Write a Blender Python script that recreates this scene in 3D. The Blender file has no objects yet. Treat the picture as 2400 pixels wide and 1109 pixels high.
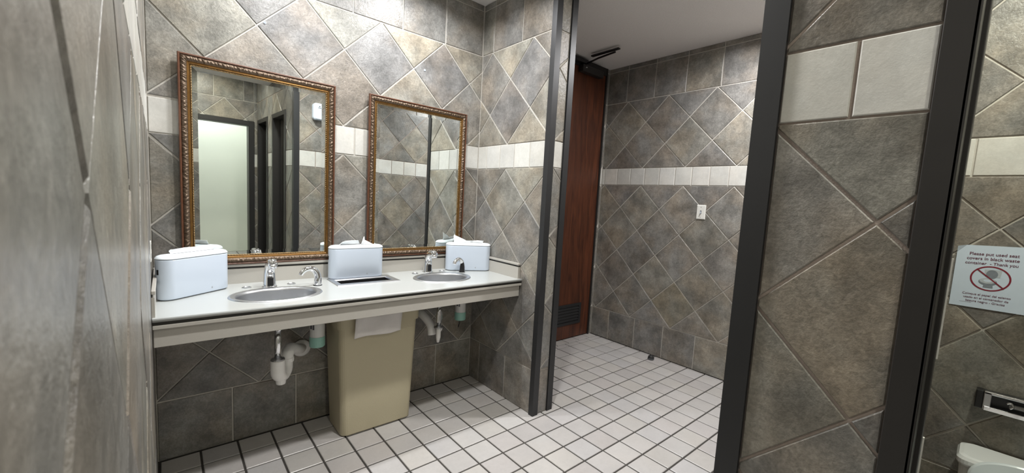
import bpy, bmesh, math, random
from mathutils import Vector, Matrix
random.seed(7)
sc = bpy.context.scene
COL = sc.collection
U = 0.16                       # metres per floor tile (6 inch tile + joint); all numbers below are in tiles
PI = math.pi

# ------------------------------------------------------------------ camera
def V3(*a): return Vector(a)
CAM = V3(-10.6896, -11.2379, 8.7432)
yaw, pitch, roll = 0.7184, -0.0987, 0.0572
fw = V3(math.sin(yaw)*math.cos(pitch), math.cos(yaw)*math.cos(pitch), math.sin(pitch))
rt0 = V3(math.cos(yaw), -math.sin(yaw), 0); up0 = rt0.cross(fw)
rt = rt0*math.cos(roll) + up0*math.sin(roll); up = up0*math.cos(roll) - rt0*math.sin(roll)
cd = bpy.data.cameras.new('camera'); co = bpy.data.objects.new('camera', cd); COL.objects.link(co)
cd.sensor_fit = 'HORIZONTAL'; cd.sensor_width = 36; cd.lens = 956.9134/2400*36
cd.shift_x = -20.4674/2400; cd.shift_y = 11.4751/2400
cd.clip_start = 0.005; cd.clip_end = 60
cd.dof.use_dof = True; cd.dof.focus_distance = 2.6; cd.dof.aperture_fstop = 11
m = Matrix.Identity(4)
for i in range(3):
    m[i][0] = rt[i]; m[i][1] = up[i]; m[i][2] = -fw[i]; m[i][3] = CAM[i]*U
co.matrix_world = m
sc.camera = co

# ------------------------------------------------------------------ world, exposure
w = bpy.data.worlds.new('world'); sc.world = w; w.use_nodes = True
w.node_tree.nodes['Background'].inputs[0].default_value = (0.8, 0.85, 0.9, 1)
w.node_tree.nodes['Background'].inputs[1].default_value = 0.05
sc.view_settings.view_transform = 'Standard'; sc.view_settings.look = 'None'
sc.view_settings.exposure = 0.22; sc.view_settings.gamma = 1.0; sc.view_settings.use_curve_mapping = False

# lamps of the ceiling: x, y, power, size (tiles), label
CEIL = 17.45
COOL = (.985, .99, 1.0); NEUT = (1.0, .985, .95); PALE = (1.0, .985, .985); WARM = (1.0, .97, .84); OLIVE = (.98, 1.0, .86)
LAMPS = [(-7.8, 2.2, 13.5, .6, COOL, 'round recessed ceiling light over the left sink'),
         (-3.2, 2.2, 13.5, .6, COOL, 'round recessed ceiling light over the right sink'),
         (-4.9, -4.25, 29, .8, NEUT, 'round recessed ceiling light over the open floor before the counter'),
         (7.6, -4.62, 32, .8, PALE, 'round recessed ceiling light beside the wall with the switch'),
         (-7.4, -15.4, 12, .8, WARM, 'round recessed ceiling light in the aisle outside the stalls'),
         (1.6, -12.6, 20, .8, OLIVE, 'round recessed ceiling light inside the toilet stall')]

# ------------------------------------------------------------------ materials
MATS = {}
def nodes_of(name):
    mt = bpy.data.materials.new(name); mt.use_nodes = True
    nt = mt.node_tree; b = nt.nodes['Principled BSDF']
    MATS[name] = mt
    return mt, nt, b
def simple(name, col, rough=.5, metal=0, spec=.5, noise=None, bump=None, coat=0):
    """noise=(scale, amount) colour mottling, bump=(scale, strength, distance)"""
    mt, nt, b = nodes_of(name)
    b.inputs['Base Color'].default_value = (*col, 1)
    b.inputs['Roughness'].default_value = rough; b.inputs['Metallic'].default_value = metal
    b.inputs['Specular IOR Level'].default_value = spec
    b.inputs['Coat Weight'].default_value = coat
    tc = nt.nodes.new('ShaderNodeTexCoord')
    if noise:
        n = nt.nodes.new('ShaderNodeTexNoise'); n.inputs['Scale'].default_value = noise[0]; n.inputs['Detail'].default_value = 5
        nt.links.new(tc.outputs['Object'], n.inputs['Vector'])
        r = nt.nodes.new('ShaderNodeMixRGB'); a = noise[1]
        r.inputs[1].default_value = (*[c*(1-a) for c in col], 1); r.inputs[2].default_value = (*[min(1, c*(1+a)) for c in col], 1)
        nt.links.new(n.outputs['Fac'], r.inputs[0]); nt.links.new(r.outputs[0], b.inputs['Base Color'])
    if bump:
        n = nt.nodes.new('ShaderNodeTexNoise'); n.inputs['Scale'].default_value = bump[0]; n.inputs['Detail'].default_value = 4
        nt.links.new(tc.outputs['Object'], n.inputs['Vector'])
        bp = nt.nodes.new('ShaderNodeBump'); bp.inputs['Strength'].default_value = bump[1]; bp.inputs['Distance'].default_value = bump[2]
        nt.links.new(n.outputs['Fac'], bp.inputs['Height']); nt.links.new(bp.outputs[0], b.inputs['Normal'])
    return mt
def tile_mat(name, mott, rough, bstr, scale=7.0, fine=120.0, spec=.5):
    """glazed tile: tint from the object colour, cloudy mottling, pitted relief"""
    mt, nt, b = nodes_of(name)
    L = nt.links.new; N = nt.nodes.new
    tc = N('ShaderNodeTexCoord'); oi = N('ShaderNodeObjectInfo')
    mul = N('ShaderNodeMath'); mul.operation = 'MULTIPLY'; mul.inputs[1].default_value = 43.0; L(oi.outputs['Random'], mul.inputs[0])
    add = N('ShaderNodeVectorMath'); add.operation = 'ADD'; L(tc.outputs['Object'], add.inputs[0]); L(mul.outputs[0], add.inputs[1])
    n1 = N('ShaderNodeTexNoise'); n1.inputs['Scale'].default_value = scale; n1.inputs['Detail'].default_value = 5; n1.inputs['Roughness'].default_value = .55
    n2 = N('ShaderNodeTexNoise'); n2.inputs['Scale'].default_value = scale*.6; n2.inputs['Detail'].default_value = 3
    n3 = N('ShaderNodeTexNoise'); n3.inputs['Scale'].default_value = fine; n3.inputs['Detail'].default_value = 4; n3.inputs['Roughness'].default_value = .7
    L(add.outputs[0], n1.inputs['Vector'])
    off = N('ShaderNodeVectorMath'); off.operation = 'ADD'; off.inputs[1].default_value = (7, 3, 11); L(add.outputs[0], off.inputs[0])
    L(off.outputs[0], n2.inputs['Vector']); L(add.outputs[0], n3.inputs['Vector'])
    n4 = N('ShaderNodeTexNoise'); n4.inputs['Scale'].default_value = fine*.36; n4.inputs['Detail'].default_value = 6; n4.inputs['Roughness'].default_value = .65; n4.inputs['Distortion'].default_value = .6
    L(off.outputs[0], n4.inputs['Vector'])
    mr = N('ShaderNodeMapRange'); mr.inputs[1].default_value = .32; mr.inputs[2].default_value = .68; mr.inputs[3].default_value = 1-mott; mr.inputs[4].default_value = 1+mott
    L(n1.outputs['Fac'], mr.inputs[0])
    sc1 = N('ShaderNodeVectorMath'); sc1.operation = 'SCALE'; L(oi.outputs['Color'], sc1.inputs[0]); L(mr.outputs[0], sc1.inputs['Scale'])
    hue = N('ShaderNodeMixRGB'); hue.blend_type = 'MULTIPLY'; hue.inputs[2].default_value = (1.10, 1.0, .89, 1)
    cr = N('ShaderNodeMapRange'); cr.inputs[1].default_value = .42; cr.inputs[2].default_value = .66; cr.inputs[3].default_value = 0; cr.inputs[4].default_value = min(1, mott*2.2)
    L(n2.outputs['Fac'], cr.inputs[0]); L(cr.outputs[0], hue.inputs[0]); L(sc1.outputs[0], hue.inputs[1])
    h2 = N('ShaderNodeMixRGB'); h2.blend_type = 'MULTIPLY'; h2.inputs[2].default_value = (.95, .98, 1.01, 1)
    c2 = N('ShaderNodeMapRange'); c2.inputs[1].default_value = .58; c2.inputs[2].default_value = .34; c2.inputs[3].default_value = 0; c2.inputs[4].default_value = min(1, mott*2.4)
    L(n2.outputs['Fac'], c2.inputs[0]); L(c2.outputs[0], h2.inputs[0]); L(hue.outputs[0], h2.inputs[1])
    fm = N('ShaderNodeMapRange'); fm.inputs[1].default_value = .3; fm.inputs[2].default_value = .7; fm.inputs[3].default_value = 1-mott*.7; fm.inputs[4].default_value = 1+mott*.6
    L(n3.outputs['Fac'], fm.inputs[0])
    sc2 = N('ShaderNodeVectorMath'); sc2.operation = 'SCALE'; L(h2.outputs[0], sc2.inputs[0]); L(fm.outputs[0], sc2.inputs['Scale'])
    gm = N('ShaderNodeMapRange'); gm.inputs[1].default_value = .35; gm.inputs[2].default_value = .65; gm.inputs[3].default_value = 1-mott*.5; gm.inputs[4].default_value = 1+mott*.5
    L(n4.outputs['Fac'], gm.inputs[0])
    sc3 = N('ShaderNodeVectorMath'); sc3.operation = 'SCALE'; L(sc2.outputs[0], sc3.inputs[0]); L(gm.outputs[0], sc3.inputs['Scale'])
    L(sc3.outputs[0], b.inputs['Base Color'])
    b.inputs['Roughness'].default_value = rough; b.inputs['Specular IOR Level'].default_value = spec
    hs = N('ShaderNodeMath'); hs.operation = 'MULTIPLY_ADD'; hs.inputs[1].default_value = 1.3; L(n4.outputs['Fac'], hs.inputs[0]); L(n3.outputs['Fac'], hs.inputs[2])
    bp = N('ShaderNodeBump'); bp.inputs['Strength'].default_value = bstr; bp.inputs['Distance'].default_value = .0022
    L(hs.outputs[0], bp.inputs['Height']); L(bp.outputs[0], b.inputs['Normal'])
    return mt

tile_mat('slate_tile', .34, .30, .5)
tile_mat('cream_tile', .07, .28, .2, 9, 80)
tile_mat('floor_tile', .045, .3, .18, 5, 60)
simple('wall_grout', (.50, .475, .43), .9, bump=(220, .5, .002), noise=(60, .12))
simple('brown_grout', (.34, .285, .25), .9, bump=(220, .5, .002), noise=(60, .15))
simple('floor_grout', (.055, .05, .045), .9, noise=(40, .25), bump=(200, .4, .002))
simple('ceiling_paint', (.78, .755, .745), .95, bump=(160, .8, .004), noise=(90, .05))
simple('cream_paint', (.72, .74, .66), .7, noise=(3, .03))
simple('dark_metal', (.025, .0255, .027), .42, metal=.25, spec=.6, noise=(6, .12))
simple('dark_bronze', (.028, .026, .025), .45, metal=.2, noise=(9, .15))
simple('laminate', (.44, .42, .38), .38, noise=(420, .08), coat=.1)
simple('laminate_top', (.47, .485, .475), .22, noise=(420, .05), coat=.25)
simple('reveal_strip', (.03, .028, .024), .5, noise=(30, .2))
simple('chrome', (.80, .81, .83), .07, metal=1, noise=(4, .02))
simple('steel', (.60, .61, .63), .34, metal=1, noise=(35, .05), bump=(300, .05, .0005))
simple('black_plastic', (.012, .012, .013), .3, noise=(20, .2))
simple('rubber', (.02, .02, .02), .6, noise=(60, .25))
simple('white_plastic', (.61, .685, .79), .25, noise=(3, .015), coat=.2)
simple('lid_plastic', (.80, .86, .90), .3, noise=(3, .015), coat=.1)  # same plastic as the body, paler: overhead light put into the colour
simple('seam_grey', (.12, .13, .14), .6, noise=(30, .1))
simple('mark_grey', (.35, .38, .42), .5, noise=(90, .1))
simple('towel_paper', (.88, .90, .92), .9, bump=(120, .3, .002), noise=(30, .03))
simple('crumpled_paper', (.74, .71, .69), .9, bump=(35, .6, .006), noise=(12, .08))
simple('bin_plastic', (.47, .42, .29), .5, bump=(260, .35, .002), noise=(5, .04))
simple('pvc', (.82, .81, .79), .35, noise=(30, .06))
simple('hose_grey', (.20, .20, .20), .5, noise=(120, .3), bump=(500, .5, .001))
simple('bottle_white', (.72, .72, .70), .35, noise=(20, .04))
simple('bottle_teal', (.30, .55, .47), .35, noise=(20, .06))
simple('label_dark', (.10, .10, .11), .5, noise=(300, .6))
simple('outer_frame_brown', (.11, .042, .02), .35, noise=(70, .3), coat=.2)
simple('carved_bronze', (.13, .09, .06), .3, metal=.5, noise=(140, .55), bump=(420, .6, .002))
simple('gold_leaf', (.23, .12, .035), .3, metal=.7, noise=(60, .35))
simple('rope_gold', (.27, .18, .085), .3, metal=.7, noise=(160, .5))
simple('mirror_silver', (.86, .90, .88), .01, metal=1, noise=(2, .004))
simple('switch_plate', (.74, .74, .70), .3, noise=(20, .02))
simple('paper_sheet', (.64, .74, .86), .85, noise=(40, .03), bump=(60, .1, .001))
simple('print_red', (.22, .012, .03), .7, noise=(200, .15))
simple('print_maroon', (.13, .03, .06), .7, noise=(200, .15))
simple('print_grey', (.22, .25, .29), .7, noise=(100, .2))
simple('print_light', (.50, .55, .60), .7, noise=(100, .1))
simple('print_dark', (.05, .06, .08), .7, noise=(100, .2))
simple('porcelain', (.84, .86, .86), .12, noise=(3, .02), coat=.4)
simple('seat_plastic', (.80, .87, .90), .18, noise=(3, .02), coat=.3)
simple('caulk', (.75, .74, .70), .7, noise=(80, .1))
mt, nt, b = nodes_of('door_wood')
tc = nt.nodes.new('ShaderNodeTexCoord'); mp = nt.nodes.new('ShaderNodeMapping'); mp.inputs['Scale'].default_value = (5.5, 5.5, .55)
nt.links.new(tc.outputs['Object'], mp.inputs[0])
wv = nt.nodes.new('ShaderNodeTexNoise'); wv.inputs['Scale'].default_value = 4; wv.inputs['Detail'].default_value = 8; wv.inputs['Distortion'].default_value = 1.2
nt.links.new(mp.outputs[0], wv.inputs[0])
cr = nt.nodes.new('ShaderNodeValToRGB'); cr.color_ramp.elements[0].position = .3; cr.color_ramp.elements[0].color = (.045, .014, .007, 1)
cr.color_ramp.elements[1].position = .72; cr.color_ramp.elements[1].color = (.125, .038, .016, 1)
nt.links.new(wv.outputs['Fac'], cr.inputs[0]); nt.links.new(cr.outputs[0], b.inputs['Base Color']); b.inputs['Roughness'].default_value = .42
mt, nt, b = nodes_of('lamp_lens')
b.inputs['Base Color'].default_value = (.9, .9, .9, 1)
b.inputs['Emission Color'].default_value = (.93, .97, 1, 1); b.inputs['Emission Strength'].default_value = 14

# ------------------------------------------------------------------ mesh helpers
class MB:
    def __init__(s): s.v = []; s.f = []
    def add(s, vs, fs):
        n = len(s.v); s.v += [Vector(a) for a in vs]; s.f += [[i+n for i in f] for f in fs]; return s
    def box(s, x0, x1, y0, y1, z0, z1):
        if x0 > x1: x0, x1 = x1, x0
        if y0 > y1: y0, y1 = y1, y0
        return s.add([(x0,y0,z0),(x1,y0,z0),(x1,y1,z0),(x0,y1,z0),(x0,y0,z1),(x1,y0,z1),(x1,y1,z1),(x0,y1,z1)],
                     [(0,3,2,1),(4,5,6,7),(0,1,5,4),(1,2,6,5),(2,3,7,6),(3,0,4,7)])
    def loft(s, rings, cap0=True, cap1=True, closed=False):
        n = len(rings[0]); vs = [p for r in rings for p in r]; fs = []
        k = len(rings)
        for i in range(k if closed else k-1):
            j = (i+1) % k
            for a in range(n):
                b_ = (a+1) % n
                fs.append((i*n+a, i*n+b_, j*n+b_, j*n+a))
        if not closed:
            if cap0: fs.append(tuple(reversed(range(n))))
            if cap1: fs.append(tuple((k-1)*n+a for a in range(n)))
        return s.add(vs, fs)
    def tube(s, path, rad, n=12, cap=True):
        path = [Vector(p) for p in path]; rings = []
        if not hasattr(rad, '__len__'): rad = [rad]*len(path)
        ref = None
        for i, p in enumerate(path):
            t = (path[min(i+1, len(path)-1)] - path[max(i-1, 0)]).normalized()
            if ref is None: ref = Vector((1,0,0)) if abs(t.x) < .9 else Vector((0,1,0))
            a = (ref - t*ref.dot(t)).normalized(); b_ = t.cross(a); ref = a
            rings.append([p + (a*math.cos(2*PI*k/n) + b_*math.sin(2*PI*k/n))*rad[i] for k in range(n)])
        return s.loft(rings, cap, cap)
    def lathe(s, c, prof, n=24, sx=1, sy=1, cap0=True, cap1=True):
        """prof: list of (r, z) about a vertical axis at c"""
        rings = [[(c[0]+r*sx*math.cos(2*PI*k/n), c[1]+r*sy*math.sin(2*PI*k/n), c[2]+z) for k in range(n)] for r, z in prof]
        return s.loft(rings, cap0, cap1)
    def xf(s, M): s.v = [M @ v for v in s.v]; return s
def smooth_path(pts, k=4):
    """Catmull-Rom through pts"""
    pts = [Vector(p) for p in pts]; out = []
    for i in range(len(pts)-1):
        p0 = pts[max(i-1,0)]; p1 = pts[i]; p2 = pts[i+1]; p3 = pts[min(i+2,len(pts)-1)]
        for j in range(k):
            t = j/k
            out.append(.5*((2*p1)+(p2-p0)*t+(2*p0-5*p1+4*p2-p3)*t*t+(3*p1-p0-3*p2+p3)*t**3))
    out.append(pts[-1]); return out
def lerp_list(a, n):
    out = []
    for i in range(n):
        t = i/(n-1)*(len(a)-1); k = min(int(t), len(a)-2); out.append(a[k]+(a[k+1]-a[k])*(t-k))
    return out
ORG = {}
def link(o, parent, origin):
    COL.objects.link(o); origin = Vector(origin)
    if parent is not None:
        o.parent = parent; o.location = (origin - ORG[parent.name])*U
    else: o.location = origin*U
    ORG[o.name] = origin
    return o
def obj(name, mb, mat, parent=None, origin=None, smooth=False, bevel=0, seg=2, color=None):
    """one mesh object; mb in absolute tile coordinates"""
    if origin is None:
        if parent is not None or not mb.v:
            c = sum(mb.v, Vector())/max(1, len(mb.v))
        else:
            xs = [v.x for v in mb.v]; ys = [v.y for v in mb.v]
            c = Vector(((min(xs)+max(xs))/2, (min(ys)+max(ys))/2, min(v.z for v in mb.v)))
        origin = c
    origin = Vector(origin)
    me = bpy.data.meshes.new(name)
    me.from_pydata([(v-origin)*U for v in mb.v], [], mb.f); me.update()
    bm = bmesh.new(); bm.from_mesh(me); bmesh.ops.recalc_face_normals(bm, faces=bm.faces); bm.to_mesh(me); bm.free()
    me.materials.append(MATS[mat])
    if smooth:
        for p in me.polygons: p.use_smooth = True
    o = bpy.data.objects.new(name, me); link(o, parent, origin)
    if bevel:
        b_ = o.modifiers.new('bevel', 'BEVEL'); b_.width = bevel*U; b_.segments = seg; b_.limit_method = 'ANGLE'; b_.angle_limit = math.radians(35)
    if smooth == 'auto': me.set_sharp_from_angle(angle=math.radians(32))
    if color: o.color = (*color, 1)
    return o
def thing(name, label, cat, origin, group=None):
    o = bpy.data.objects.new(name, None); o.empty_display_size = .05; link(o, None, origin)
    return tag(o, label, cat, group)
def tag(o, label, cat, group=None):
    o['label'] = label; o['category'] = cat
    if group: o['group'] = group
    return o
def struct(o, label=None):
    o['kind'] = 'structure'
    if label: o['label'] = label
    return o

# ------------------------------------------------------------------ tile laying
def clip_poly(poly, x0, x1, y0, y1):
    def cut(ps, f, inter):
        out = []
        for i in range(len(ps)):
            a, b_ = ps[i-1], ps[i]; fa, fb = f(a), f(b_)
            if fa >= 0:
                out.append(a)
                if fb < 0: out.append(inter(a, b_, fa, fb))
            elif fb >= 0: out.append(inter(a, b_, fa, fb))
        return out
    it = lambda a, b_, fa, fb: (a[0]+(b_[0]-a[0])*fa/(fa-fb), a[1]+(b_[1]-a[1])*fa/(fa-fb))
    for f in (lambda p: p[0]-x0, lambda p: x1-p[0], lambda p: p[1]-y0, lambda p: y1-p[1]):
        if len(poly) < 3: return []
        poly = cut(poly, f, it)
    out = []
    for p in poly:
        if not out or math.hypot(p[0]-out[-1][0], p[1]-out[-1][1]) > .045: out.append(p)
    if len(out) > 1 and math.hypot(out[0][0]-out[-1][0], out[0][1]-out[-1][1]) < .045: out.pop()
    return out if len(out) > 2 else []
def area(p): return sum(p[i-1][0]*p[i][1]-p[i][0]*p[i-1][1] for i in range(len(p)))/2
def inset(poly, d):
    if area(poly) < 0: poly = poly[::-1]
    n = len(poly); out = []
    for i in range(n):
        p0, p1, p2 = poly[i-1], poly[i], poly[(i+1) % n]
        e1 = (p1[0]-p0[0], p1[1]-p0[1]); e2 = (p2[0]-p1[0], p2[1]-p1[1])
        l1 = math.hypot(*e1); l2 = math.hypot(*e2)
        n1 = (-e1[1]/l1, e1[0]/l1); n2 = (-e2[1]/l2, e2[0]/l2)
        den = 1 + n1[0]*n2[0]+n1[1]*n2[1]
        if den < .15: den = .15
        out.append((p1[0]+d*(n1[0]+n2[0])/den, p1[1]+d*(n1[1]+n2[1])/den))
    return out
GJ = .023        # half a wall joint
def tile_mesh(poly, mp, top, low, bev):
    """poly in plane coords, mp(a,z,h) -> world"""
    if area(poly) < 0: poly = poly[::-1]
    r = min(bev, abs(area(poly))**.5*.12)
    ins = inset(poly, r); mb = MB()
    mb.loft([[mp(a, z, low) for a, z in poly], [mp(a, z, top-r*.8) for a, z in poly], [mp(a, z, top) for a, z in ins]], cap0=False)
    return mb
PAL = [(.183,.181,.172), (.168,.168,.168), (.200,.197,.176), (.176,.168,.156), (.152,.151,.150), (.212,.209,.187), (.170,.171,.168)]
WHITE = [(.565,.56,.525), (.55,.545,.51), (.575,.57,.54), (.545,.535,.50)]
Hh, ZR, ZL = 1.3626, 15.2416, 10.0919
Z_LOW, Z_BB, Z_BT = 1.917, 10.115, 11.125
TRUE_TOP = 17.2
def lay(wall, mp, rects, p, band, low_row, top_row, tints=None, skip_small=.012, dz=0):
    """diagonal tiles with straight rows at foot and head and a cream band"""
    cells = []
    amin = min(r[0] for r in rects); amax = max(r[1] for r in rects)
    n0 = int((amin-p)/Hh)-2; n1 = int((amax-p)/Hh)+2
    def diamond(ca, cz):
        d = Hh - GJ*math.sqrt(2)
        return [(ca+d, cz), (ca, cz+d), (ca-d, cz), (ca, cz-d)]
    for n in range(n0, n1+1):
        for mm in range(-4, 2):
            if (n+mm) % 2 == 0: cells.append((diamond(p+n*Hh, ZR+mm*Hh), Z_BT+GJ, ZR-GJ, 'd'))
        for mm in range(-7, 2):
            if (n+mm) % 2: cells.append((diamond(p+n*Hh, ZL+dz+mm*Hh), Z_LOW+GJ, Z_BB-GJ, 'd'))
    def row(ph, pitch, z0, z1, kind):
        k0 = int((amin-ph)/pitch)-2; k1 = int((amax-ph)/pitch)+2
        for k in range(k0, k1+1):
            a = ph+k*pitch
            cells.append(([(a+GJ, z0), (a+pitch-GJ, z0), (a+pitch-GJ, z1), (a+GJ, z1)], z0, z1, kind))
    row(low_row, 1.93, .02, Z_LOW-GJ, 'd'); row(top_row, 1.93, ZR+GJ, TRUE_TOP-GJ, 'd'); row(top_row, 1.93, TRUE_TOP+GJ, CEIL, 'd')
    row(band, .985, Z_BB+GJ*.5, Z_BT-GJ*.5, 'w')
    rnd = random.Random(hash(wall.name) % 1000 if False else sum(map(ord, wall.name)))
    for poly, z0, z1, kind in cells:
        for (a0, a1, r0, r1) in rects:
            q = clip_poly(poly, a0+GJ*.6, a1-GJ*.6, max(z0, r0+.01), min(z1, r1-.01))
            if not q or abs(area(q)) < skip_small: continue
            lo = min(x for x, _ in q), min(z for _, z in q); hi = max(x for x, _ in q), max(z for _, z in q)
            if hi[0]-lo[0] < .05 or hi[1]-lo[1] < .05: continue
            ca = sum(x for x, _ in q)/len(q); cz = sum(z for _, z in q)/len(q)
            col = rnd.choice(WHITE if kind == 'w' else PAL); f = rnd.uniform(.9, 1.1)
            if kind == 'd' and tints:
                for (ta, tz, tc_) in tints:
                    if math.hypot(ta-ca, tz-cz) < .45: col = tc_; f = 1
            if kind == 'd': col = [(c*.6+m_*.4)*g for c, m_, g in zip(col, (.190, .184, .172), (1.16, 1.125, 1.075))]
            mb = tile_mesh(q, mp, rnd.uniform(-.005, .005), -.06, .015)
            obj('tile', mb, 'cream_tile' if kind == 'w' else 'slate_tile', wall, color=[c*f for c in col])
# measured planes
XL, YB, XR, XF, XP, XS = -11.03, 4.909, .478, 11.146, -3.69, 5.9
XR2, YE, YD, YN, YA = 1.5, .2, 5.95, -8.66, -18.9     # return wall far face, its end, door wall, block north face, aisle end
TB = .028   # joints lie this far behind the tile faces
def mapY(y, s):  return lambda a, z, h: (a, y+s*h, z)      # wall facing -Y (s=-1) or +Y (s=+1)
def XLW(y): return -10.85 - .0118*(y + 11.238)      # the left wall runs slightly askew
def mapX(x, s):  return lambda a, z, h: (x+s*h, a, z)
LB = (.24,.24,.215); BE = (.26,.255,.22); DK = (.14,.138,.142); BL = (.168,.17,.178); MG = (.18,.176,.168)

wall_back = struct(obj('wall_back', MB().box(XL-.6, XR+.2, YB+TB, YB+.7, 0, CEIL), 'wall_grout'))
lay(wall_back, mapY(YB, -1), [(XL, XR, 0, CEIL)], -5.63, -5.22, -9.12, -5.34,
    [(-9.72, 13.88, BE), (-8.35, 15.24, BE), (-6.99, 13.88, BL), (-5.63, 15.0, LB), (-4.27, 13.88, BL), (-4.27, 14.6, LB), (-2.9, 15.0, BE), (-1.54, 13.88, BL), (-.18, 15., LB), (-5.63, 12.5, (0.160,0.156,0.152))])
wall_return = struct(obj('wall_return', MB().box(XR+TB, XR2-TB, YE+TB, YD+.5, 0, CEIL), 'wall_grout'))
lay(wall_return, mapX(XR, -1), [(YE+.2, YB, 0, CEIL)], 2.81, 1.29, 2.17, 2.17,
    [(2.81, 15.0, BE), (1.45, 13.88, BL), (4.17, 13.88, MG), (1.45, 11.6, LB), (2.81, 12.5, DK), (1.45, 9.6, BE)])
lay(wall_return, mapY(YE, -1), [(.73, 1.25, 0, CEIL)], .77, .73, .73, .73)
lay(wall_return, mapX(XR2, 1), [(YE+.24, YD, 0, CEIL)], 2.81, 1.29, 2.17, 2.17)
wl = MB(); ya, yb = YA-.6, YB+.6
wl.add([(XLW(ya)-TB, ya, 0), (XLW(yb)-TB, yb, 0), (XLW(yb)-.7, yb, 0), (XLW(ya)-.9, ya, 0), (XLW(ya)-TB, ya, CEIL), (XLW(yb)-TB, yb, CEIL), (XLW(yb)-.7, yb, CEIL), (XLW(ya)-.9, ya, CEIL)],
       [(0,3,2,1),(4,5,6,7),(0,1,5,4),(1,2,6,5),(2,3,7,6),(3,0,4,7)])
wall_left = struct(obj('wall_left', wl, 'wall_grout'))
lay(wall_left, lambda a, z, h: (XLW(a)+h, a, z), [(YA, YB, 0, CEIL)], -8.02, .4, .2, .2, dz=-.04)
wall_far = struct(obj('wall_far', MB().box(XF+TB, XF+.8, YN-.6, YD+.7, 0, CEIL), 'wall_grout'))
lay(wall_far, mapX(XF, -1), [(-3.2, YD, 0, CEIL), (YN, -3.2, 0, CEIL)], .25, -3.13, 2.60-1.93*3, 2.57-1.93*3,
    [(-1.1, 3.28, (0.188,0.184,0.148)), (.25, 4.64, DK), (-1.1, 6.0, (0.188,0.180,0.148)), (.25, 1.98, (0.176,0.172,0.144)), (-1.11, 6.2, DK), (.25, 3.28, (0.188,0.184,0.148))])
wall_door = struct(obj('wall_door', MB().box(XR2-.2, 5.0, YD+TB, YD+.7, 0, CEIL).box(10.9, XF+.3, YD+TB, YD+.7, 0, CEIL), 'wall_grout'))
lay(wall_door, mapY(YD, -1), [(10.92, XF, 0, CEIL), (XR2, 5.0, 0, CEIL)], 11.0, 10.2, 10.9, 10.9)
# block between the entrance and the stalls, and the aisle wall with the stall openings
O1, O2 = (-13.8, -10.89), (-18.3, -15.7); OT = 13.55; FL = .29
blk = MB().box(XP+TB, XF+.2, -10.3, YN-TB, 0, CEIL).box(XP+TB, -2.7, O1[1]+.02, -10.3, 0, CEIL)
wall_block = struct(obj('wall_block', blk, 'brown_grout'))
lay(wall_block, mapY(YN, 1), [(XP+.3, XF, 0, CEIL)], -3.73, -3.4, -3.2, -3.2)
aw = MB().box(XP+TB, -2.7, O2[1], O1[0], 0, CEIL).box(XP+TB, -2.7, YA, O2[0], 0, CEIL)
aw.box(XP+TB, -2.7, O1[0], O1[1], OT, CEIL).box(XP+TB, -2.7, O2[0], O2[1], OT, CEIL)
wall_aisle = struct(obj('wall_aisle', aw, 'brown_grout'))
lay(wall_aisle, mapX(XP, -1), [(O1[1]+FL, YN-.3, 0, CEIL), (O1[0]-FL, O1[1]+FL, OT+FL, CEIL), (O2[1]+FL, O1[0]-FL, 0, CEIL), (O2[0]-FL, O2[1]+FL, OT+FL, CEIL), (YA, O2[0]-FL, 0, CEIL)],
    -8.89, -9.82, -9.9, -9.9, [(-10.25, 7.27, (0.188,0.172,0.144)), (-8.89, 8.73, (0.160,0.156,0.144)), (-8.89, 6.0, (0.164,0.156,0.140)), (-10.25, 9.7, (0.176,0.172,0.152)), (-9.9, 9.7, (0.176,0.172,0.152)), (-9.8, 11.9, (0.168,0.160,0.144))])
wall_stall = struct(obj('wall_stall', MB().box(XS+TB, XS+.7, -15.2, -10.3, 0, CEIL), 'wall_grout'))
lay(wall_stall, mapX(XS, -1), [(-14.5, -10.3, 0, CEIL)], -10.03, -10.72, -11.4, -11.4)
wall_stall_side = struct(obj('wall_stall_side', MB().box(-2.75, XS+.1, -15.2, -14.5-TB, 0, CEIL), 'wall_grout'))
lay(wall_stall_side, mapY(-14.5, 1), [(-2.7, XS, 0, CEIL)], 1.2, .4, .1, .1)
# aisle end wall with the framed opening into a cream painted room
E1 = (-8.6, -4.27); ET = 13.37
ew = MB().box(XL-.3, E1[0], YA-.7, YA-TB, 0, CEIL).box(E1[1], XP+1, YA-.7, YA-TB, 0, CEIL).box(E1[0], E1[1], YA-.7, YA-TB, ET, CEIL)
wall_end = struct(obj('wall_end', ew, 'wall_grout'))
lay(wall_end, mapY(YA, 1), [(XL, E1[0]-.36, 0, CEIL), (E1[1]+.36, XP, 0, CEIL), (E1[0]-.36, E1[1]+.36, ET+.36, CEIL)], -4.5, -4.0, -4.6, -4.6)
cr_ = MB().box(-12.5, -1.6, -26.6, -26, 0, CEIL).box(-12.5, -12, -26, YA-.7, 0, CEIL).box(-1.9, -1.5, -26, YA-.7, 0, CEIL)
wall_cream = struct(obj('wall_cream', cr_, 'cream_paint'))
wall_outer = struct(obj('wall_outer', MB().box(-2.7, 12, -19.6, -19.3, 0, CEIL).box(11.9, 12.2, -19.5, YN-.5, 0, CEIL), 'cream_paint'))
ceiling = struct(obj('ceiling', MB().box(-13, 13, -27, 7.2, CEIL, CEIL+.4), 'ceiling_paint'))

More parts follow.
